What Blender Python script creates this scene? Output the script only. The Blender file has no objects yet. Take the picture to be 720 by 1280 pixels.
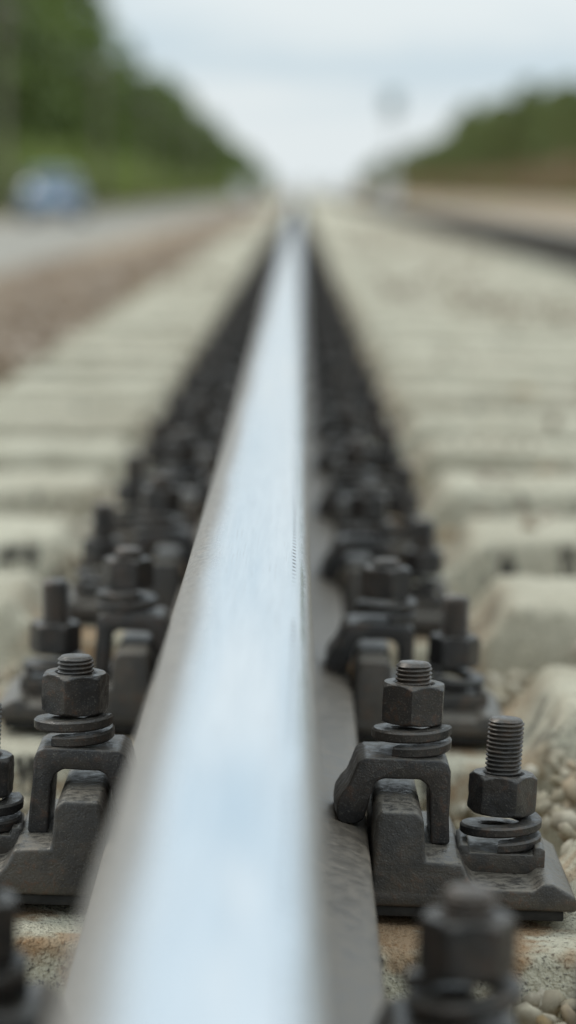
import bpy, bmesh, math, random
import numpy as np
from mathutils import Vector, Matrix, Euler, noise as mnoise
random.seed(7); rng=np.random.default_rng(7)
S=bpy.context.scene
COL=S.collection
PITCH=.543; D0=1.735; GX=1.595   # sleeper pitch, focus sleeper, second rail x
CANT=.034                        # rails lean inward
UP=.0035

# ------------------------------------------------------------------ node helpers
class NT:
    def __init__(s,name):
        s.m=bpy.data.materials.new(name); s.m.use_nodes=True; s.t=s.m.node_tree
        s.b=s.t.nodes['Principled BSDF']; s.L=s.t.links
        s.tc=s.t.nodes.new('ShaderNodeTexCoord')
    def n(s,ty,**k):
        x=s.t.nodes.new(ty)
        for a,v in k.items(): setattr(x,a,v)
        return x
    def link(s,a,b): s.L.new(a,b)
    def put(s,sock,v):
        if isinstance(v,bpy.types.NodeSocket): s.L.new(v,sock)
        else:
            if isinstance(v,(tuple,list)) and len(v)==3 and sock.type=='RGBA': v=(*v,1)
            sock.default_value=v
    def math(s,op,a,b=None,c=None,clamp=False):
        x=s.n('ShaderNodeMath',operation=op,use_clamp=clamp)
        s.put(x.inputs[0],a)
        if b is not None: s.put(x.inputs[1],b)
        if c is not None: s.put(x.inputs[2],c)
        return x.outputs[0]
    def mul(s,a,b): return s.math('MULTIPLY',a,b)
    def mr(s,v,a,b,c=0.,d=1.,smooth=True):
        x=s.n('ShaderNodeMapRange'); x.interpolation_type='SMOOTHSTEP' if smooth else 'LINEAR'
        s.put(x.inputs[0],v)
        for i,q in enumerate((a,b,c,d)): x.inputs[i+1].default_value=q
        return x.outputs[0]
    def mix(s,f,a,b,mode='MIX'):
        x=s.n('ShaderNodeMix',data_type='RGBA',blend_type=mode)
        s.put(x.inputs[0],f); s.put(x.inputs[6],a); s.put(x.inputs[7],b)
        return x.outputs[2]
    def coords(s,scale=(1,1,1),rand=False):
        v=s.tc.outputs['Object']
        if rand:
            oi=s.n('ShaderNodeObjectInfo'); r=s.mul(oi.outputs['Random'],37.)
            a=s.n('ShaderNodeVectorMath',operation='ADD'); s.link(v,a.inputs[0]); s.link(r,a.inputs[1]); v=a.outputs[0]
        m=s.n('ShaderNodeMapping'); m.inputs['Scale'].default_value=scale; s.link(v,m.inputs[0]); return m.outputs[0]
    def noise(s,v,scale,detail=3,rough=.6,dist=0):
        x=s.n('ShaderNodeTexNoise'); s.link(v,x.inputs['Vector']); x.inputs['Scale'].default_value=scale
        x.inputs['Detail'].default_value=detail; x.inputs['Roughness'].default_value=rough; x.inputs['Distortion'].default_value=dist
        return x.outputs[0]
    def xyz(s,v=None):
        x=s.n('ShaderNodeSeparateXYZ'); s.link(v or s.tc.outputs['Object'],x.inputs[0]); return x.outputs
    def nz(s):
        g=s.n('ShaderNodeNewGeometry'); return s.xyz(g.outputs['Normal'])[2]
    def bump(s,h,strength=.3,dist=.001):
        x=s.n('ShaderNodeBump'); x.inputs['Strength'].default_value=strength; x.inputs['Distance'].default_value=dist
        s.link(h,x.inputs['Height']); s.link(x.outputs[0],s.b.inputs['Normal'])
    def out(s,col=None,rough=None,metal=None,spec=None):
        if col is not None: s.put(s.b.inputs['Base Color'],col)
        if rough is not None: s.put(s.b.inputs['Roughness'],rough)
        if metal is not None: s.put(s.b.inputs['Metallic'],metal)
        if spec is not None: s.put(s.b.inputs['Specular IOR Level'],spec)
        return s.m

def mat_iron(name,c1,c2,dust=.5,rust=.45):
    t=NT(name); v=t.coords(rand=True)
    n1=t.noise(v,35,3,.65); n2=t.noise(v,190,3,.7); n3=t.noise(v,900,1,.6)
    c=t.mix(t.mr(n1,.38,.62),c1,c2)
    c=t.mix(t.mul(t.mul(t.mr(n2,.50,.68),t.mr(n1,.42,.58)),rust),c,(.125,.064,.036))
    d=t.mul(t.mul(t.mr(t.nz(),.35,.95),t.mr(n2,.33,.60)),dust)
    c=t.mix(d,c,(.19,.168,.135))
    c=t.mix(t.mul(t.mr(n3,.60,.70),.4),c,(.16,.145,.125))
    h=t.math('ADD',t.mul(n2,.9),t.mul(n3,.35)); t.bump(h,.5,.0011)
    return t.out(c,t.mr(n2,.35,.65,.32,.58),.25,.5)
M_NUT=mat_iron('black_iron',(.029,.028,.028),(.052,.045,.040),.38,.42)
M_PLATE=mat_iron('plate_iron',(.048,.044,.040),(.080,.068,.055),.8,.5)
M_THREAD=mat_iron('thread_iron',(.042,.039,.037),(.070,.056,.046),.25,.5)

def mat_rail():
    t=NT('rail_steel'); x,y,z=t.xyz()
    vs=t.coords((1,.03,1)); v=t.coords()
    st=t.noise(vs,260,3,.65); st2=t.noise(vs,60,2,.5); n=t.noise(v,90,3,.7); nl=t.noise(t.coords((1,.12,1)),30,2,.6); nf=t.noise(t.coords((1,.3,1)),420,3,.6)
    xs=t.math('ADD',x,t.math('MULTIPLY_ADD',nl,.010,-.005))
    band=t.mul(t.mr(xs,-.027,-.008),t.mr(xs,.029,.0365,1.,0.))
    band=t.mul(band,t.mr(z,.170,.176))
    line=t.mr(t.math('ABSOLUTE',t.math('SUBTRACT',x,.0265)),.0006,.0014,1.,0.)
    dots=t.mr(t.math('SINE',t.mul(y,400.)),.0,.5)
    pits=t.mul(t.mul(line,dots),t.mr(t.noise(v,5,2,.5),.36,.48))
    body=t.mix(t.mr(n,.35,.7),(.125,.106,.085),(.205,.170,.132))
    body=t.mix(t.mul(t.mr(z,.150,.165),.75),body,t.mix(t.mr(nf,.35,.65),(.165,.145,.125),(.295,.265,.23)))
    pol=t.mix(t.mr(st,.3,.7),(.78,.83,.87),(.67,.73,.78))
    pol=t.mix(t.mul(pits,.85),pol,(.09,.08,.075))
    # faint lengthwise scratches from wheel flanges
    pol=t.mix(t.mul(t.mr(t.noise(t.coords((1,.012,1)),900,2,.6),.60,.68),.35),pol,(.42,.43,.44))
    c=t.mix(band,body,pol)
    r=t.math('ADD',t.mul(band,t.mr(st2,.3,.7,.06,.14)),t.mul(t.math('SUBTRACT',1.,band),t.mr(n,.3,.7,.36,.52)))
    r=t.math('ADD',r,t.mul(pits,.3))
    met=t.math('ADD',t.mul(band,.8),t.mul(t.mr(z,.15,.17),.2))
    t.bump(t.math('ADD',t.mul(n,t.math('SUBTRACT',1.03,band)),t.mul(st,.08)),.35,.0009)
    return t.out(c,r,met,.5)
M_RAIL=mat_rail()

def mat_concrete():
    t=NT('sleeper_concrete'); v=t.coords(rand=True); x,y,z=t.xyz()
    a=t.noise(v,7,3,.7); b=t.noise(v,60,4,.78); f=t.noise(v,380,2,.7); g=t.noise(v,2.2,2,.6)
    c=t.mix(t.mr(a,.35,.65),(.61,.57,.445),(.49,.45,.34))
    c=t.mix(t.mul(t.mr(g,.50,.66),.42),c,(.38,.33,.24))
    c=t.mix(t.mul(t.mr(b,.51,.67),.65),c,(.29,.25,.18))
    c=t.mix(t.mul(t.mr(f,.56,.66),.85),c,(.07,.06,.05))
    d=t.math('ABSOLUTE',x); rm=t.mul(t.mr(d,.17,.25,1.,0.),t.mr(t.noise(v,16,3,.65),.44,.58))
    c=t.mix(t.mul(rm,.75),c,(.30,.155,.06))
    vd=t.coords((34,34,4.5),rand=True); dr=t.noise(vd,1.3,3,.6)
    side=t.mr(t.nz(),.85,.4)
    brk=t.mr(t.noise(v,4.5,1,.5),.48,.60)
    c=t.mix(t.mul(t.mul(t.mul(t.mr(dr,.52,.58),side),brk),.9),c,(.03,.027,.024))
    t.bump(t.math('ADD',t.mul(b,1.),t.mul(f,.5)),1.,.005)
    return t.out(c,.9,0.,.3)
M_CONC=mat_concrete()

def mat_stone():
    t=NT('ballast_stone'); a=t.n('ShaderNodeAttribute'); a.attribute_name='Col'
    v=t.coords(); n=t.noise(v,90,3,.7)
    c=t.mix(t.mr(n,.35,.65,0.,.55),a.outputs['Color'],(.23,.19,.14))
    return t.out(c,.9,0.,.3)
M_STONE=mat_stone()

def simple(name,c1,c2=None,rough=.6,metal=0.,sc=6.,spec=.4):
    t=NT(name); v=t.coords(); n=t.noise(v,sc,3,.6)
    c2=c2 or tuple(q*.7 for q in c1)
    t.bump(n,.15,.01)
    return t.out(t.mix(t.mr(n,.3,.7),c1,c2),rough,metal,spec)
M_RUB=simple('rubber_pad',(.015,.014,.013),(.03,.028,.025),.8,sc=60)

def mat_ground():
    t=NT('ground_soil'); x,y,z=t.xyz(); v=t.coords()
    n=t.noise(v,.35,4,.7); g=t.noise(v,14,4,.75); n2=t.noise(v,1.7,3,.6)
    xs=t.math('ADD',x,t.math('MULTIPLY_ADD',n2,.7,-.35))
    brown=t.mix(t.mr(g,.35,.65),(.30,.22,.15),(.17,.125,.09))
    cream=t.mix(t.mr(g,.35,.65),(.50,.45,.34),(.34,.29,.21))
    dirt=t.mix(t.mr(n,.35,.65),(.39,.305,.21),(.26,.195,.135))
    grass=t.mix(t.mr(n,.35,.65),(.12,.16,.04),(.21,.20,.09))
    creamm=t.mul(t.mr(xs,-.75,-.5),t.mr(xs,2.2,2.6,1.,0.))
    c=t.mix(creamm,brown,cream)
    far=t.math('ADD',t.mr(x,-2.9,-2.3,1.,0.),t.mr(x,3.4,4.2),clamp=True)
    c=t.mix(far,c,dirt)
    gl=t.math('ADD',t.mr(xs,-12.6,-11.5,1.,0.),t.mr(xs,22,28),clamp=True)
    c=t.mix(t.mul(gl,t.mr(n,.3,.5,.5,1.)),c,grass)
    t.bump(g,.6,.02); return t.out(c,.95,0.,.2)
M_GROUND=mat_ground()
def mat_road():
    t=NT('worn_asphalt'); v=t.coords(); n=t.noise(v,.6,3,.65); g=t.noise(v,60,2,.7)
    c=t.mix(t.mr(n,.3,.7),(.36,.33,.285),(.27,.25,.21)); c=t.mix(t.mr(g,.5,.7,0.,.4),c,(.14,.125,.105))
    t.bump(g,.4,.005); return t.out(c,.9,0.,.2)
M_ROAD=mat_road()
def mat_leaf(name,c1,c2):
    t=NT(name); a=t.n('ShaderNodeAttribute'); a.attribute_name='Col'
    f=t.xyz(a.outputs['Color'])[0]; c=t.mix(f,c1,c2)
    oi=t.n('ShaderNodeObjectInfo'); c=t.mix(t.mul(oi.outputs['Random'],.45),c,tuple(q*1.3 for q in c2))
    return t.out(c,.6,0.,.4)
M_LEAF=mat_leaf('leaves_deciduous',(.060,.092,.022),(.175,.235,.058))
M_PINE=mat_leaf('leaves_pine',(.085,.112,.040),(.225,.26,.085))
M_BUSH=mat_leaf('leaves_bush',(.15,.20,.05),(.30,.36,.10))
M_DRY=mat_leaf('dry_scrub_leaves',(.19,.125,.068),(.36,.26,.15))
M_BARK=simple('bark',(.12,.085,.06),(.06,.045,.035),.9)
M_PBARK=simple('pine_bark',(.34,.19,.10),(.18,.11,.07),.9)

# ------------------------------------------------------------------ mesh helpers
def obj(name,me,loc=(0,0,0),parent=None,rot=0.):
    o=bpy.data.objects.new(name,me); COL.objects.link(o); o.location=loc
    if rot: o.rotation_euler=(0,0,rot)
    if parent: o.parent=parent
    return o
def finish(bm,name,mat,angle=35):
    bmesh.ops.recalc_face_normals(bm,faces=bm.faces)
    me=bpy.data.meshes.new(name); bm.to_mesh(me); bm.free()
    for p in me.polygons: p.use_smooth=True
    me.set_sharp_from_angle(angle=math.radians(angle))
    if mat: me.materials.append(mat)
    return me
def extrude_profile(pts,y0,y1,name,mat,bev=.0015,seg=2,ang=25):
    bm=bmesh.new(); vs=[bm.verts.new((x,y0,z)) for x,z in pts]; f=bm.faces.new(vs)
    r=bmesh.ops.extrude_face_region(bm,geom=[f]); nv=[q for q in r['geom'] if isinstance(q,bmesh.types.BMVert)]
    bmesh.ops.translate(bm,verts=nv,vec=(0,y1-y0,0))
    bmesh.ops.recalc_face_normals(bm,faces=bm.faces)
    if bev:
        e=[q for q in bm.edges if len(q.link_faces)==2 and q.calc_face_angle()>math.radians(ang)]
        bmesh.ops.bevel(bm,geom=e,offset=bev,segments=seg,profile=.5,affect='EDGES',clamp_overlap=True)
    return finish(bm,name,mat)
def grid_mesh(P,closed=True,name='g',mat=None,cap0=True,cap1=True,angle=35):
    R,C,_=P.shape; bm=bmesh.new(); V=[[bm.verts.new(P[i,j]) for j in range(C)] for i in range(R)]
    for i in range(R-1):
        for j in range(C if closed else C-1):
            k=(j+1)%C; bm.faces.new((V[i][j],V[i][k],V[i+1][k],V[i+1][j]))
    if cap0: bm.faces.new(V[0][::-1])
    if cap1: bm.faces.new(V[-1])
    return finish(bm,name,mat,angle)
def box(bm,c,s,bev=0):
    r=bmesh.ops.create_cube(bm,size=1.,matrix=Matrix.Translation(c)@Matrix.Diagonal((*s,1)))
    if bev:
        es=list({e for v in r['verts'] for e in v.link_edges})
        bmesh.ops.bevel(bm,geom=es,offset=bev,segments=2,profile=.5,affect='EDGES')
def cyl(bm,c,r1,r2,h,seg=16,rot=None):
    M=Matrix.Translation(c)@(rot.to_matrix().to_4x4() if rot else Matrix())
    bmesh.ops.create_cone(bm,cap_ends=True,segments=seg,radius1=r1,radius2=r2,depth=h,matrix=M)

# ------------------------------------------------------------------ fastener parts
def thread_mesh(length,name,R=.0108):
    seg=36; pitch=.0026; rows=int(length/pitch*7); th=np.linspace(0,2*np.pi,seg,endpoint=False); P=[]
    for i in range(rows+1):
        z=i/rows*length; ph=(z/pitch-th/(2*np.pi))%1.; tri=1-np.abs(ph*2-1); tri=np.clip(tri*1.35,0,1)
        r=R-.0015+.0015*tri
        top=length-z
        if top<.0022: r=np.minimum(r,R-.0022+top*1.0)
        P.append(np.stack([r*np.cos(th),r*np.sin(th),np.full(seg,z)],1))
    return grid_mesh(np.array(P),name=name,mat=M_THREAD,cap0=False,angle=50)
def nut_mesh(h,a=.0178,name='nut',seed=1):
    seg=96; th=np.linspace(0,2*np.pi,seg,endpoint=False)
    hexr=a/np.cos((th+np.pi/6)%(np.pi/3)-np.pi/6); hexr=np.minimum(hexr,a*1.137)
    zs=np.concatenate([[0],np.linspace(0,.0025,5)[1:],np.linspace(.004,h-.0045,7),np.linspace(h-.0032,h,7)])
    P=[]
    for z in zs:
        lim=a*.985+(h-z)*1.05; lim2=a*.985+z*1.6
        r=np.minimum(np.minimum(hexr,lim),lim2)
        r=r+np.array([mnoise.noise(Vector((math.cos(q)*2.2+seed*9,math.sin(q)*2.2,z*170)))*.00045 for q in th])
        P.append(np.stack([r*np.cos(th),r*np.sin(th),np.full(seg,z)],1))
    for rr,z in ((.0125,h),(.0112,h-.0012),(.0104,h-.003)):
        P.append(np.stack([rr*np.cos(th),rr*np.sin(th),np.full(seg,z)],1))
    return grid_mesh(np.array(P),name=name,mat=M_NUT,cap1=False,angle=28)
def spring_mesh(height,turns,ro=.0238,name='spring',sec=.0060,ri=.0125):
    pitch=(height-sec)/turns; n=int(turns*48); P=[]
    b=.0012
    prof=[(ri,b),(ri+b,0),(ro-b,0),(ro,b),(ro,sec-b),(ro-b,sec),(ri+b,sec),(ri,sec-b)]
    for i in range(n+1):
        t=i/n*turns; th=t*2*np.pi; z0=pitch*t
        P.append([(r*math.cos(th),r*math.sin(th),z0+z) for r,z in prof])
    return grid_mesh(np.array(P),name=name,mat=M_NUT,angle=32)

T_CLAMP=thread_mesh(.016,'clamp_thread'); T_ANCH=thread_mesh(.033,'anchor_thread')
NUTS=[nut_mesh(.0235,seed=i) for i in range(4)]
SPRS=[spring_mesh(.0180,1.45),spring_mesh(.0180,1.3,name='spring_c',sec=.0066)]
SPR2=[spring_mesh(.0198,1.5,ro=.0242,name='spring_b'),spring_mesh(.0198,1.35,ro=.0246,name='spring_d',sec=.0066)]
cp=[(.0595,.0222),(.0570,.0235),(.0555,.029),(.0560,.036),(.0590,.0415),(.0625,.0450),(.0650,.0520),(.0675,.0595),(.0720,.0622),(.1160,.0622),(.1200,.0600),(.1215,.0555),
    (.1232,.0125),(.1212,.0118),(.1120,.0120),(.1105,.0420),(.1085,.0470),(.1040,.0500),(.0825,.0500),(.0780,.0475),(.0755,.0400),(.0740,.0320),(.0720,.0250),(.0675,.0222)]
def subdiv_dent(me,cuts,amp,sc,angle=32):
    bm=bmesh.new(); bm.from_mesh(me)
    e=[q for q in bm.edges if q.calc_length()>.012]
    bmesh.ops.subdivide_edges(bm,edges=e,cuts=cuts,use_grid_fill=True); bm.to_mesh(me); bm.free()
    for v in me.vertices:
        c=v.co; v.co=c+Vector((mnoise.noise(c*sc),mnoise.noise(c*sc+Vector((9,3,1))),mnoise.noise(c*sc+Vector((2,7,5)))))*amp
    me.set_sharp_from_angle(angle=math.radians(angle)); return me
CLIPR=subdiv_dent(extrude_profile(cp,-.0265,.0265,'clip_r',M_NUT,.0020,3,24),2,.0010,45)
CLIPL=subdiv_dent(extrude_profile([(-x,z) for x,z in cp],-.0265,.0265,'clip_l',M_NUT,.0020,3,24),2,.0010,45)
half=[(.0765,-.003),(.0775,.036),(.0805,.0405),(.1005,.0405),(.1050,.036),(.1065,.0125),(.1275,.0115),(.1320,.002),(.1360,-.0025),
      (.1690,-.003),(.1740,.0015),(.1800,.0015),(.1935,-.0065),(.1945,-.0148)]
pp=half+[(-x,z) for x,z in half[::-1]]
PLATE=extrude_profile(pp,-.069,.072,'tie_plate',M_PLATE,.0022,3,22)
bm=bmesh.new(); box(bm,(0,.002,-.0178),(.374,.136,.0062),.001); PAD=finish(bm,'pad',M_RUB)
bm=bmesh.new(); box(bm,(0,0,-.0015),(.152,.160,.0035),.0006); RPAD=finish(bm,'rail_pad',M_RUB)
bp=[(-.0255,-.003),(-.0255,.0115),(-.0230,.0130),(-.0195,.0130),(-.0185,.0085),(.0185,.0085),(.0195,.0130),(.0230,.0130),(.0255,.0115),(.0255,-.003)]
ABASE=extrude_profile(bp,-.024,.024,'anchor_seat',M_PLATE,.0010,2,24)

def fastening(x,y,drop=0.,cant=CANT,spin=None):
    jit=lambda a: random.uniform(-a,a)
    root=obj('rail_fastening',PLATE,(x,y+jit(.004),UP)); root.rotation_euler=(0,cant,jit(.012))
    obj('rubber_pad',PAD,parent=root); obj('rail_pad',RPAD,parent=root)
    for s in (1,-1):
        j=jit(.003)
        obj('clip',CLIPR if s>0 else CLIPL,(0,j,jit(.0005)),root)
        cx=s*.0995
        o=obj('spring_washer',random.choice(SPRS),(cx,j,.0620),root)
        o.rotation_euler=(jit(.06),jit(.06),spin if spin is not None else random.uniform(0,6.28))
        o=obj('nut',random.choice(NUTS),(cx,j,.0798),root); o.rotation_euler=(jit(.02),jit(.02),random.uniform(0,6.28))
        o=obj('bolt',T_CLAMP,(cx,j,.0980+jit(.0015)-drop),root); o.rotation_euler=(jit(.02),jit(.02),jit(3))
        ax=s*.1540; j2=jit(.004)
        obj('anchor_seat',ABASE,(ax,j2,0),root,rot=jit(.06))
        o=obj('spring_washer',random.choice(SPR2),(ax,j2,.0088),root); o.rotation_euler=(jit(.08),jit(.08),spin+.4 if spin is not None else random.uniform(0,6.28))
        o=obj('nut',random.choice(NUTS),(ax,j2,.0286),root); o.rotation_euler=(jit(.02),jit(.02),random.uniform(0,6.28))
        o=obj('anchor_bolt',T_ANCH,(ax,j2,.0505+jit(.003)),root); o.rotation_euler=(jit(.03),jit(.03),jit(3))
    return root

# ------------------------------------------------------------------ sleepers
def sstep(a,b,x):
    t=min(1,max(0,(x-a)/(b-a))); return t*t*(3-2*t)
def top_z(x):
    near0=abs(x)<abs(x-GX); u=min(abs(x),abs(x-GX)); loc=x if near0 else -(x-GX)
    seat=-.0215+UP-CANT*max(-.2,min(.2,loc))
    out=.0135; t=sstep(.200,.238,u); z=seat*(1-t)+out*t
    mid=abs(x-GX/2); return z-.014*(1-sstep(.15,.50,mid))
def sleeper_mesh(name,nx,nr,disp,seed=0):
    x0,x1=-.560,GX+.560; P=[]; so=Vector((seed*7.3,seed*3.1,seed*5.7))
    xs=np.linspace(x0,x1,nx)
    for x in xs:
        e=min(x-x0,x1-x); r=.022
        zt=top_z(x)
        if e<r: zt-= r-math.sqrt(max(0,r*r-(r-e)**2))
        u=min(abs(x),abs(x-GX)); w=.120-.008*sstep(.2,.3,u) ; wb=.142; zb=-.19
        if e<r: w-=.004
        rr=.022 if u>.22 else .010
        pts=[(-wb,zb)]
        for k in range(1,nr):
            t=k/nr; pts.append((-wb+(wb-w-.004)*t, zb+(zt-rr-zb)*t))
        for k in range(6):
            a=math.pi-(k/5)*math.pi/2; pts.append((-w+rr+rr*math.cos(a), zt-rr+rr*math.sin(a)))
        nt=max(2,nr-2)
        crown=.004 if u>.22 else 0.
        for k in range(1,nt):
            t=k/nt; pts.append(((-w+rr)+(2*w-2*rr)*t, zt+crown*math.sin(math.pi*t)))
        for k in range(6):
            a=math.pi/2-(k/5)*math.pi/2; pts.append((w-rr+rr*math.cos(a), zt-rr+rr*math.sin(a)))
        for k in range(nr-1,-1,-1):
            t=k/nr; pts.append((wb-(wb-w-.004)*t, zb+(zt-rr-zb)*t))
        row=[]
        for (yy,zz) in pts:
            p=Vector((x,yy,zz))+so
            d=mnoise.noise(p*7)*.006+mnoise.noise(p*34)*.0022+mnoise.noise(p*110)*.0016
            d*=disp*(1. if (u>.205) else .35)
            row.append((x,yy*(1+d*4),zz+d-(.003 if u<.2 else 0)))
        P.append(row)
    return grid_mesh(np.array(P),closed=False,name=name,mat=M_CONC,angle=60)
SL=[sleeper_mesh('sleeper_hi%d'%i,420,9,1.+.15*i,i) for i in range(4)]
SLO=sleeper_mesh('sleeper_lo',90,3,1.)
NHI=20
for k in range(-3,NHI):
    y=D0+PITCH*k
    if k<0: y-=.018
    obj('concrete_sleeper',SL[(k+1)%4],(0,y+random.uniform(-.006,.006),random.uniform(-.003,.001)))
    fastening(0,y,.004 if k==1 else 0.,spin=-2.1 if k==0 else None)
    if k>-1: fastening(GX,y,cant=-CANT)
def far_fast():
    bm=bmesh.new()
    for s in (1,-1):
        for X,zt in ((.0995,.113),(.1535,.083)):
            cyl(bm,(s*X,0,zt-.006),.0105,.0105,.016 if X<.1 else .03,10)
            nz=.092 if X<.1 else .041
            cyl(bm,(s*X,0,nz),.0195,.0195,.023,6); cyl(bm,(s*X,0,nz-.0195),.0225,.0225,.016,12)
        box(bm,(s*.090,0,.055),(.052,.053,.013)); box(bm,(s*.117,0,.030),(.012,.053,.04)); box(bm,(s*.064,0,.035),(.014,.053,.03))
        box(bm,(s*.090,0,.019),(.026,.140,.043))
    box(bm,(0,0,-.0105),(.376,.142,.015))
    return finish(bm,'far_fastening',M_NUT)
FF=far_fast()
def arr(o,n):
    m=o.modifiers.new('repeat','ARRAY'); m.count=n; m.use_relative_offset=False; m.use_constant_offset=True; m.constant_offset_displace=(0,PITCH,0)
ys=D0+PITCH*NHI; NF=330
for X,c in ((0,CANT),(GX,-CANT)):
    o=obj('rail_fastening_row',FF,(X,ys,UP)); o.rotation_euler=(0,c,0); arr(o,NF)
arr(obj('concrete_sleeper_row',SLO,(0,ys,0)),NF)

# ------------------------------------------------------------------ rails
hd=[(.0,.1803),(.010,.1801),(.0185,.1795),(.0255,.1782),(.0305,.1760),(.0338,.1728),(.0358,.1685),(.0368,.162),(.0375,.146),(.0365,.1405),(.032,.1375),
    (.019,.1325),(.0125,.127),(.0095,.116),(.0088,.090),(.0100,.062),(.0135,.050),(.022,.0395),(.034,.0325),(.050,.0262),(.066,.0212),(.0730,.0185),(.0750,.0160),(.0752,.0015),(.0745,0)]
def rail_mesh(name,sgn=1):
    prof=hd+[(-x,z) for x,z in hd[::-1][:-1]]
    ysx=[-3]+[i*.5 for i in range(0,60)]+[30+i*5 for i in range(0,20)]+[150,220,350,600,1000,1600]
    P=np.array([[(x,y,z) for x,z in prof] for y in ysx])
    return grid_mesh(P,name=name,mat=M_RAIL,angle=50)
RM=rail_mesh('rail')
for X,c in ((0,CANT),(GX,-CANT)):
    o=obj('steel_rail',RM,(X,0,UP+.0005)); o.rotation_euler=(0,c,0)

# ------------------------------------------------------------------ ground, road
def gz(x):
    if x<0: return -.085-.415*sstep(.75,2.7,-x)
    return -.085-.365*sstep(2.4,3.9,x)
xs=[-600,-200,-80,-40,-25,-15,-10,-8,-6,-4,-3]+[-2.8+i*.1 for i in range(70)]+[4.3,5,6,8,12,20,35,60,120,300,700]
yy=[-40,-10,-3]+[i*.25 for i in range(-8,80)]+[20+i*1. for i in range(0,60)]+[80+i*10 for i in range(30)]+[400,550,800,1200,2000,3500]
V=[];F=[]
for y in yy:
    for x in xs:
        V.append((x,y,gz(x)+(.02*mnoise.noise(Vector((x*1.3,y*.9,0))) if -3<x<5 else 0)-(.02 if 1.9>x>-.5 and y<60 else 0)))
nx=len(xs)
for i in range(len(yy)-1):
    for j in range(nx-1): a=i*nx+j; F.append((a,a+1,a+nx+1,a+nx))
me=bpy.data.meshes.new('ground'); me.from_pydata(V,[],F); me.materials.append(M_GROUND); [setattr(p,'use_smooth',True) for p in me.polygons]; obj('ground',me)
me=bpy.data.meshes.new('road'); me.from_pydata([(-8.9,-40,-.494),(-3.3,-40,-.494),(-3.3,900,-.494),(-8.9,900,-.494)],[],[(0,1,2,3)]); me.materials.append(M_ROAD); obj('road',me)

# ------------------------------------------------------------------ ballast stones
bm=bmesh.new(); bmesh.ops.create_icosphere(bm,subdivisions=1,radius=1.); IV=np.array([v.co[:] for v in bm.verts]); IF=np.array([[v.index for v in f.verts] for f in bm.faces]); bm.free()
def stones(x,y,z,s,base):
    n=len(x); base=np.clip(base,.05,.6)
    q=rng.normal(size=(n,3,3)); Q,_=np.linalg.qr(q)
    sc=np.stack([np.ones(n),rng.uniform(.6,.9,n),rng.uniform(.45,.75,n)],1)*s[:,None]
    lv=np.repeat(IV[None],n,0)
    for _ in range(5):
        d=rng.normal(size=(n,3)); d/=np.linalg.norm(d,axis=1)[:,None]; h=rng.uniform(.3,.7,n)
        k=np.einsum('nvi,ni->nv',lv,d)-h[:,None]; lv=lv-np.clip(k,0,None)[:,:,None]*d[:,None,:]
    lv=lv*(1+rng.uniform(-.08,.08,(n,len(IV),1)))*sc[:,None,:]*1.25
    W=np.einsum('nij,nvj->nvi',Q,lv)+np.stack([x,y,z],1)[:,None,:]
    return W,base
def scatter(N,y0,y1,x0,x1,smin,smax):
    x=rng.uniform(x0,x1,N); y=rng.uniform(y0,y1,N)
    ph=(y-D0)/PITCH; dy=np.abs(ph-np.round(ph))*PITCH
    ins=(x>-.56)&(x<GX+.56); keep=~(ins&(dy<.112))
    x,y,ins=x[keep],y[keep],ins[keep]; n=len(x); s=rng.uniform(smin,smax,n)*.5
    z=np.array([gz(q) for q in x])+rng.uniform(0,.035,n)
    bank=(~ins)&(x>-1.3)&(x<3.0); z[bank]+=.03
    fill=np.array([mnoise.noise(Vector((a*1.6,b*1.1,3.))) for a,b in zip(x,y)])
    z[ins]+=.022+.05*np.clip(fill[ins],-.25,.5)
    nearrail=ins&((np.abs(x)<.2)|(np.abs(x-GX)<.2)); z[nearrail]=np.minimum(z[nearrail],-.055)
    cream=rng.random(n)
    brn=np.array([.30,.22,.155])+rng.normal(0,.06,(n,1))+np.where(cream>.85,.12,0)[:,None]
    crm=np.array([.44,.39,.295])+rng.normal(0,.055,(n,1))-np.where(cream>.8,.11,0)[:,None]*np.array([.75,1.05,1.1])
    return stones(x,y,z,s,np.where((ins|((x<0)&(x>-.62)))[:,None],crm,brn))
def toppings(N,y0,y1,smin,smax):
    x=rng.uniform(-.58,GX+.5,N); y=rng.uniform(y0,y1,N)
    pr=np.array([mnoise.noise(Vector((a*1.3+5,b*.45,9.))) for a,b in zip(x,y)])
    mid=(x>.35)&(x<1.25); ok=(pr>np.where(mid,.0,.30))&(np.minimum(np.abs(x),np.abs(x-GX))>.26)
    x,y=x[ok],y[ok]; n=len(x); s=rng.uniform(smin,smax,n)*.5
    ph=(y-D0)/PITCH; dy=np.abs(ph-np.round(ph))*PITCH
    z=np.array([top_z(q) for q in x])+s*.3; gap=dy>.10; z[gap]=-.03+rng.uniform(-.02,.02,gap.sum())
    return stones(x,y,z,s,np.array([.36,.285,.215])+rng.normal(0,.07,(n,1)))
parts=[scatter(30000,.2,3.2,-1.2,1.4,.008,.023),scatter(34000,3.2,12,-2.7,3.8,.026,.050),scatter(20000,12,40,-3.0,4.2,.045,.09),
       toppings(2500,2.6,8,.010,.028),toppings(9000,8,40,.03,.05)]
W=np.concatenate([p[0] for p in parts]); C=np.concatenate([p[1] for p in parts]); n=len(W); nv=len(IV)
faces=(IF[None]+ (np.arange(n)*nv)[:,None,None]).reshape(-1,3)
me=bpy.data.meshes.new('ballast'); me.vertices.add(n*nv); me.vertices.foreach_set('co',W.reshape(-1).astype(np.float32))
me.loops.add(len(faces)*3); me.loops.foreach_set('vertex_index',faces.reshape(-1).astype(np.int32))
me.polygons.add(len(faces)); me.polygons.foreach_set('loop_start',np.arange(0,len(faces)*3,3,dtype=np.int32))
me.update(calc_edges=True)
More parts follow.
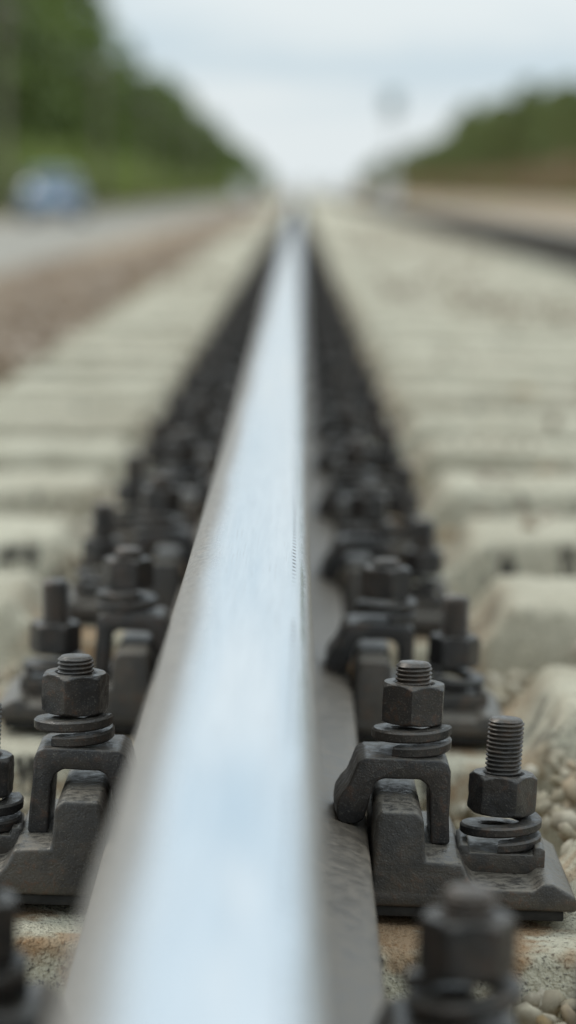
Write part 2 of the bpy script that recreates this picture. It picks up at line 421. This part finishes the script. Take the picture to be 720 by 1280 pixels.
at=me.color_attributes.new('Col','FLOAT_COLOR','POINT'); cc=np.ones((n,nv,4),np.float32); cc[:,:,:3]=C[:,None,:]; at.data.foreach_set('color',cc.reshape(-1))
me.materials.append(M_STONE); obj('ballast_gravel',me)

# ------------------------------------------------------------------ vegetation
def leafy(name,H,crown0,rad,nclump,nleaf,leaf,mleaf,mbark,seed,trunk=True):
    r=np.random.default_rng(seed); V=[];F=[];Cc=[];MI=[]
    def tube(p0,p1,r0,r1,seg=7):
        p0=np.array(p0,float);p1=np.array(p1,float); d=p1-p0; d/=np.linalg.norm(d); a=np.cross(d,[.3,.9,.1]); a/=np.linalg.norm(a); b=np.cross(d,a)
        o=len(V)
        for p,rr in ((p0,r0),(p1,r1)):
            for k in range(seg): t=2*math.pi*k/seg; V.append(tuple(p+rr*(math.cos(t)*a+math.sin(t)*b))); Cc.append(0)
        for k in range(seg): F.append((o+k,o+(k+1)%seg,o+seg+(k+1)%seg,o+seg+k)); MI.append(0)
    if trunk:
        p=np.array([0,0,-.3]); segs=6; R0=H*.018
        for i in range(segs):
            q=np.array([r.normal(0,.12),r.normal(0,.12),(i+1)/segs*H*.93]); tube(p,q,R0*(1-i/segs*.8),R0*(1-(i+1)/segs*.8)); p=q
    for i in range(nclump):
        t=r.random()**.85; z=crown0+(H-crown0)*t
        prof=math.sin(math.pi*min(1,(t*.86+.12)))**.6
        a=r.random()*2*math.pi; rr=rad*prof*math.sqrt(r.uniform(.12,1.))*r.uniform(.75,1.15)
        c=np.array([rr*math.cos(a),rr*math.sin(a),z])
        if trunk and i%3==0: tube((0,0,max(crown0*.8,z-rr*.6-.3)),c,H*.005,H*.0015,4)
        cr=r.uniform(.45,.95)*rad*.34; tone=r.random()
        d=r.normal(size=(nleaf,3)); d/=np.linalg.norm(d,axis=1)[:,None]; d*= (r.random(nleaf)**.4)[:,None]*cr; d[:,2]*=.7
        for k in range(nleaf):
            m=c+d[k]; u=r.normal(size=3); u/=np.linalg.norm(u); w=np.cross(u,r.normal(size=3)); w/=np.linalg.norm(w); s=leaf*r.uniform(.6,1.3)
            o=len(V); V.extend([tuple(m-u*s),tuple(m+w*s*.6),tuple(m+u*s),tuple(m-w*s*.6)]); F.append((o,o+1,o+2,o+3)); MI.append(1)
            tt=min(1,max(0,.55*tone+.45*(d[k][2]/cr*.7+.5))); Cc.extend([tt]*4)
    me=bpy.data.meshes.new(name); me.from_pydata(V,[],F); me.materials.append(mbark); me.materials.append(mleaf)
    me.polygons.foreach_set('material_index',MI)
    at=me.color_attributes.new('Col','FLOAT_COLOR','POINT'); c4=np.ones((len(V),4),np.float32); c4[:,0]=Cc;c4[:,1]=Cc;c4[:,2]=Cc; at.data.foreach_set('color',c4.reshape(-1))
    return me
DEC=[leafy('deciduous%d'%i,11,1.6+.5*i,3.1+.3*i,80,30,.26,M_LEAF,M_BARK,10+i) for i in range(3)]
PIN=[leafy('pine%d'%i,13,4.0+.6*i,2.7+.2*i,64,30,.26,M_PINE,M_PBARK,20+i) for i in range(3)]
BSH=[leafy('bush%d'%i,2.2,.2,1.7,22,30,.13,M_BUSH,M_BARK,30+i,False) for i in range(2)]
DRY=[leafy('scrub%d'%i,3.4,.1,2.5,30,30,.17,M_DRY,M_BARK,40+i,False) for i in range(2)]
def row(name,meshes,x0,ya,yb,step,smin,smax,xj,grow=0.,z=-.5,zs=1.):
    e=obj(name,None); y=ya
    while y<yb:
        s=random.uniform(smin,smax); o=obj('tree',random.choice(meshes),(x0+random.uniform(-xj,xj),y,z),e,rot=random.uniform(0,6.28)); o.scale=(s,s,s*random.uniform(.9,1.1)*zs)
        y+=step*random.uniform(.6,1.4)*(1+grow*(y-ya)/100)
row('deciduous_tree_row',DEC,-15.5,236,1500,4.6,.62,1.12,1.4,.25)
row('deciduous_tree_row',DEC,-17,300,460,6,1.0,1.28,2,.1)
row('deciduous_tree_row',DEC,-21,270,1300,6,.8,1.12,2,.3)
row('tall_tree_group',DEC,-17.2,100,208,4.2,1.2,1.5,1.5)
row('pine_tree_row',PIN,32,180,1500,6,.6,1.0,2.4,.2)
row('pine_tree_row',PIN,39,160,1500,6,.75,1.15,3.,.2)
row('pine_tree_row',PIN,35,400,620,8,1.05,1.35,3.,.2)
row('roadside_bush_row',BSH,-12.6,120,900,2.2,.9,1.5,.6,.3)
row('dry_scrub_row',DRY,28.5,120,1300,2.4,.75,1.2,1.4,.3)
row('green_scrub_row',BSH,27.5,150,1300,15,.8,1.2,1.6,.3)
e=obj('horizon_tree_line',None)
for x in np.arange(-260,300,7.):
    o=obj('tree',random.choice(DEC),(x,1620+random.uniform(-20,20),-.5),e,rot=random.uniform(0,6.28)); s=random.uniform(.4,.7); o.scale=(s,s,s)

# ------------------------------------------------------------------ utility poles
M_POLE=simple('weathered_pole',(.26,.22,.18),(.16,.14,.12),.85)
M_GREY=simple('galvanised_steel',(.45,.47,.48),(.33,.35,.36),.5,.5)
M_WHITE=simple('white_paint',(.75,.76,.76),(.62,.62,.60),.5)
M_BLACK=simple('black_paint',(.03,.03,.032),(.02,.02,.02),.5)
M_INS=simple('insulator',(.5,.5,.48),(.4,.4,.38),.25)
M_SBL=simple('signal_backplate',(.42,.52,.55),(.36,.46,.49),.45)
bm=bmesh.new(); cyl(bm,(0,0,3.6),.15,.10,8.2,14); box(bm,(0,0,7.1),(1.5,.10,.12),.01); box(bm,(0,0,6.5),(1.1,.10,.10),.01); PM=finish(bm,'pole',M_POLE)
bm=bmesh.new()
for x in (-.65,-.3,.3,.65): cyl(bm,(x,0,7.23),.045,.03,.16,10)
IM=finish(bm,'ins',M_INS)
for y in (101,151,201,251,301,351):
    o=obj('utility_pole',PM,(-10,y,-.5)); obj('insulators',IM,parent=o)
bm=bmesh.new()
for x in (-.65,-.3,.3,.65):
    prev=None
    for i in range(0,51):
        y=101+i*5; t=((y-101)%50)/50; z=-.5+7.31-1.0*4*t*(1-t)*.6
        a=[bm.verts.new((-10+x+dx,y,z+dz)) for dx,dz in ((-.012,-.008),(.012,-.008),(0,.014))]
        if prev:
            for k in range(3): bm.faces.new((prev[k],prev[(k+1)%3],a[(k+1)%3],a[k]))
        prev=a
obj('overhead_wires',finish(bm,'wires',M_BLACK))

# ------------------------------------------------------------------ railway signal + cabinets
sg=obj('railway_signal',None,(4.42,138,-.45))
bm=bmesh.new(); cyl(bm,(0,0,2.4),.06,.045,5.0,14); box(bm,(0,0,.1),(.5,.5,.3),.03)
for i in range(14): box(bm,(0,.22,.5+i*.3),(.36,.02,.02))
box(bm,(-.18,.22,2.5),(.02,.02,4.4)); box(bm,(.18,.22,2.5),(.02,.02,4.4)); obj('mast',finish(bm,'mast',M_WHITE),parent=sg)
bm=bmesh.new(); box(bm,(0,-.12,4.95),(.80,.06,1.05),.05); box(bm,(0,0,4.95),(.45,.2,.9),.03); obj('backplate',finish(bm,'bp',M_SBL),parent=sg)
bm=bmesh.new()
for i in range(2): cyl(bm,(0,-.24,4.75+i*.42),.08,.10,.16,20,Euler((math.pi/2,0,0)))
obj('lamp_hoods',finish(bm,'hoods',M_BLACK),parent=sg)
def cabinet(x,y,z):
    c=obj('trackside_cabinet',None,(x,y,z))
    bm=bmesh.new(); box(bm,(0,0,.85),(1.0,.6,1.3),.02); box(bm,(0,0,1.55),(1.12,.72,.08),.02); obj('housing',finish(bm,'housing',M_WHITE),parent=c)
    bm=bmesh.new(); box(bm,(-.24,-.31,.85),(.44,.02,1.15),.005); box(bm,(.24,-.31,.85),(.44,.02,1.15),.005); obj('doors',finish(bm,'doors',M_WHITE),parent=c)
    bm=bmesh.new(); box(bm,(0,0,.1),(.9,.5,.25)); obj('plinth',finish(bm,'plinth',M_POLE),parent=c)
cabinet(4.55,150,-.45); cabinet(-2.9,165,-.5)

# ------------------------------------------------------------------ car
M_CAR=simple('car_paint_blue',(.27,.38,.50),(.25,.35,.47),.25,.3,1.)
M_GLASS=simple('car_glass',(.07,.09,.105),(.06,.075,.09),.06,0.,1.,.8)
M_TYRE=simple('tyre_rubber',(.02,.02,.02),(.03,.03,.03),.85)
M_RED=simple('tail_lamp',(.35,.02,.02),(.3,.02,.02),.3)
car=obj('parked_car',None,(-7.2,88,-.49))
def loft(st,name,mat):
    P=[]
    for y,w,z0,z1,tw in st:
        P.append([(-w*.93,y,z0),(-w,y,z0+(z1-z0)*.25),(-w,y,z0+(z1-z0)*.65),(-tw,y,z1),(0,y,z1+.025),(tw,y,z1),(w,y,z0+(z1-z0)*.65),(w,y,z0+(z1-z0)*.25),(w*.93,y,z0)])
    return grid_mesh(np.array(P),name=name,mat=mat,angle=40)
obj('body',loft([(-2.15,.72,.35,.72,.66),(-2.08,.83,.25,.90,.74),(-1.6,.87,.2,.98,.78),(-.9,.88,.2,.97,.80),(.6,.88,.2,.95,.80),(1.3,.87,.2,.90,.76),(1.9,.84,.22,.80,.70),(2.1,.74,.32,.66,.62)],'body',M_CAR),parent=car)
obj('windows',loft([(-1.75,.70,.93,.97,.66),(-1.3,.745,.93,1.40,.57),(-.9,.76,.93,1.44,.585),(.1,.76,.93,1.44,.585),(.45,.75,.93,1.38,.57),(1.15,.70,.90,.94,.64)],'glass',M_GLASS),parent=car)
obj('roof',loft([(-1.33,.57,1.40,1.425,.50),(-.9,.60,1.43,1.475,.53),(.1,.60,1.43,1.475,.53),(.42,.57,1.38,1.41,.50)],'roof',M_CAR),parent=car)
bm=bmesh.new()
for x in (-.76,.76):
    for y in (-1.3,1.3): cyl(bm,(x,y,.31),.31,.31,.21,28,Euler((0,math.pi/2,0)))
obj('wheels',finish(bm,'wheels',M_TYRE),parent=car)
bm=bmesh.new()
for x in (-.64,.64): box(bm,(x,-2.10,.72),(.26,.08,.15),.02)
obj('tail_lamps',finish(bm,'tl',M_RED),parent=car)
bm=bmesh.new(); box(bm,(0,-2.155,.62),(.5,.02,.12),.003); obj('number_plate',finish(bm,'np',M_WHITE),parent=car)
bm=bmesh.new()
for x in (-.93,.93): box(bm,(x,.75,1.0),(.16,.1,.13),.03)
box(bm,(0,-2.15,.40),(1.5,.10,.16),.03); obj('bumper_and_mirrors',finish(bm,'bm',M_BLACK),parent=car)

# ------------------------------------------------------------------ sky + light
W=bpy.data.worlds.new('World'); S.world=W; W.use_nodes=True; t=W.node_tree; L=t.links
bg=t.nodes['Background']; bg.inputs[1].default_value=.1
sky=t.nodes.new('ShaderNodeTexSky'); sky.sky_type='NISHITA'; sky.sun_disc=False
EL,AZ=math.radians(52),math.radians(-55)
sky.sun_elevation=EL; sky.sun_rotation=AZ; sky.dust_density=2.; sky.air_density=1.
tc=t.nodes.new('ShaderNodeTexCoord'); mp=t.nodes.new('ShaderNodeMapping'); mp.inputs['Scale'].default_value=(3.5,3.5,24.); mp.inputs['Location'].default_value=(.3,.0,.62)
L.new(tc.outputs['Generated'],mp.inputs[0]); nz=t.nodes.new('ShaderNodeTexNoise'); nz.inputs['Scale'].default_value=1.5; nz.inputs['Detail'].default_value=4; nz.inputs['Roughness'].default_value=.55
L.new(mp.outputs[0],nz.inputs['Vector']); rp=t.nodes.new('ShaderNodeMapRange'); rp.interpolation_type='SMOOTHSTEP'
rp.inputs[1].default_value=.38; rp.inputs[2].default_value=.60; L.new(nz.outputs[0],rp.inputs[0])
sx=t.nodes.new('ShaderNodeSeparateXYZ'); L.new(tc.outputs['Generated'],sx.inputs[0])
hz=t.nodes.new('ShaderNodeMapRange'); hz.interpolation_type='SMOOTHSTEP'; L.new(sx.outputs[2],hz.inputs[0]); hz.inputs[1].default_value=.018; hz.inputs[2].default_value=.046; hz.inputs[3].default_value=1.; hz.inputs[4].default_value=0.
mxm=t.nodes.new('ShaderNodeMath'); mxm.operation='MAXIMUM'; L.new(rp.outputs[0],mxm.inputs[0]); L.new(hz.outputs[0],mxm.inputs[1])
cm=t.nodes.new('ShaderNodeMix'); cm.data_type='RGBA'; cm.inputs[6].default_value=(6.2,7.5,8.3,1); cm.inputs[7].default_value=(8.3,9.0,9.25,1); L.new(mxm.outputs[0],cm.inputs[0])
mx=t.nodes.new('ShaderNodeMix'); mx.data_type='RGBA'; mx.inputs[0].default_value=.92; L.new(sky.outputs[0],mx.inputs[6]); L.new(cm.outputs[2],mx.inputs[7])
zr=t.nodes.new('ShaderNodeMapRange'); L.new(sx.outputs[2],zr.inputs[0]); zr.inputs[1].default_value=.05; zr.inputs[2].default_value=1.; zr.inputs[3].default_value=.97; zr.inputs[4].default_value=1.8
vm=t.nodes.new('ShaderNodeVectorMath'); vm.operation='SCALE'; L.new(mx.outputs[2],vm.inputs[0]); L.new(zr.outputs[0],vm.inputs['Scale']); L.new(vm.outputs[0],bg.inputs[0])
sun=bpy.data.lights.new('sun','SUN'); sun.energy=1.0; sun.angle=math.radians(20); sun.color=(1,.95,.86)
so=bpy.data.objects.new('sun',sun); COL.objects.link(so)
dv=Vector((math.sin(AZ)*math.cos(EL),math.cos(AZ)*math.cos(EL),math.sin(EL))); so.rotation_euler=dv.to_track_quat('Z','Y').to_euler()

# ------------------------------------------------------------------ camera
cd=bpy.data.cameras.new('camera'); co=bpy.data.objects.new('camera',cd); COL.objects.link(co); S.camera=co
co.location=(.0345,.022,.391); th=math.atan(400/3680); co.rotation_euler=(math.pi/2-th,0,math.radians(.187))
cd.sensor_fit='HORIZONTAL'; cd.sensor_width=24; cd.lens=24*3680/720; cd.clip_start=.05; cd.clip_end=8000
cd.dof.use_dof=True; cd.dof.focus_distance=1.705; cd.dof.aperture_fstop=5.4
S.view_settings.view_transform='Standard'; S.view_settings.look='None'; S.view_settings.exposure=0; S.view_settings.gamma=1
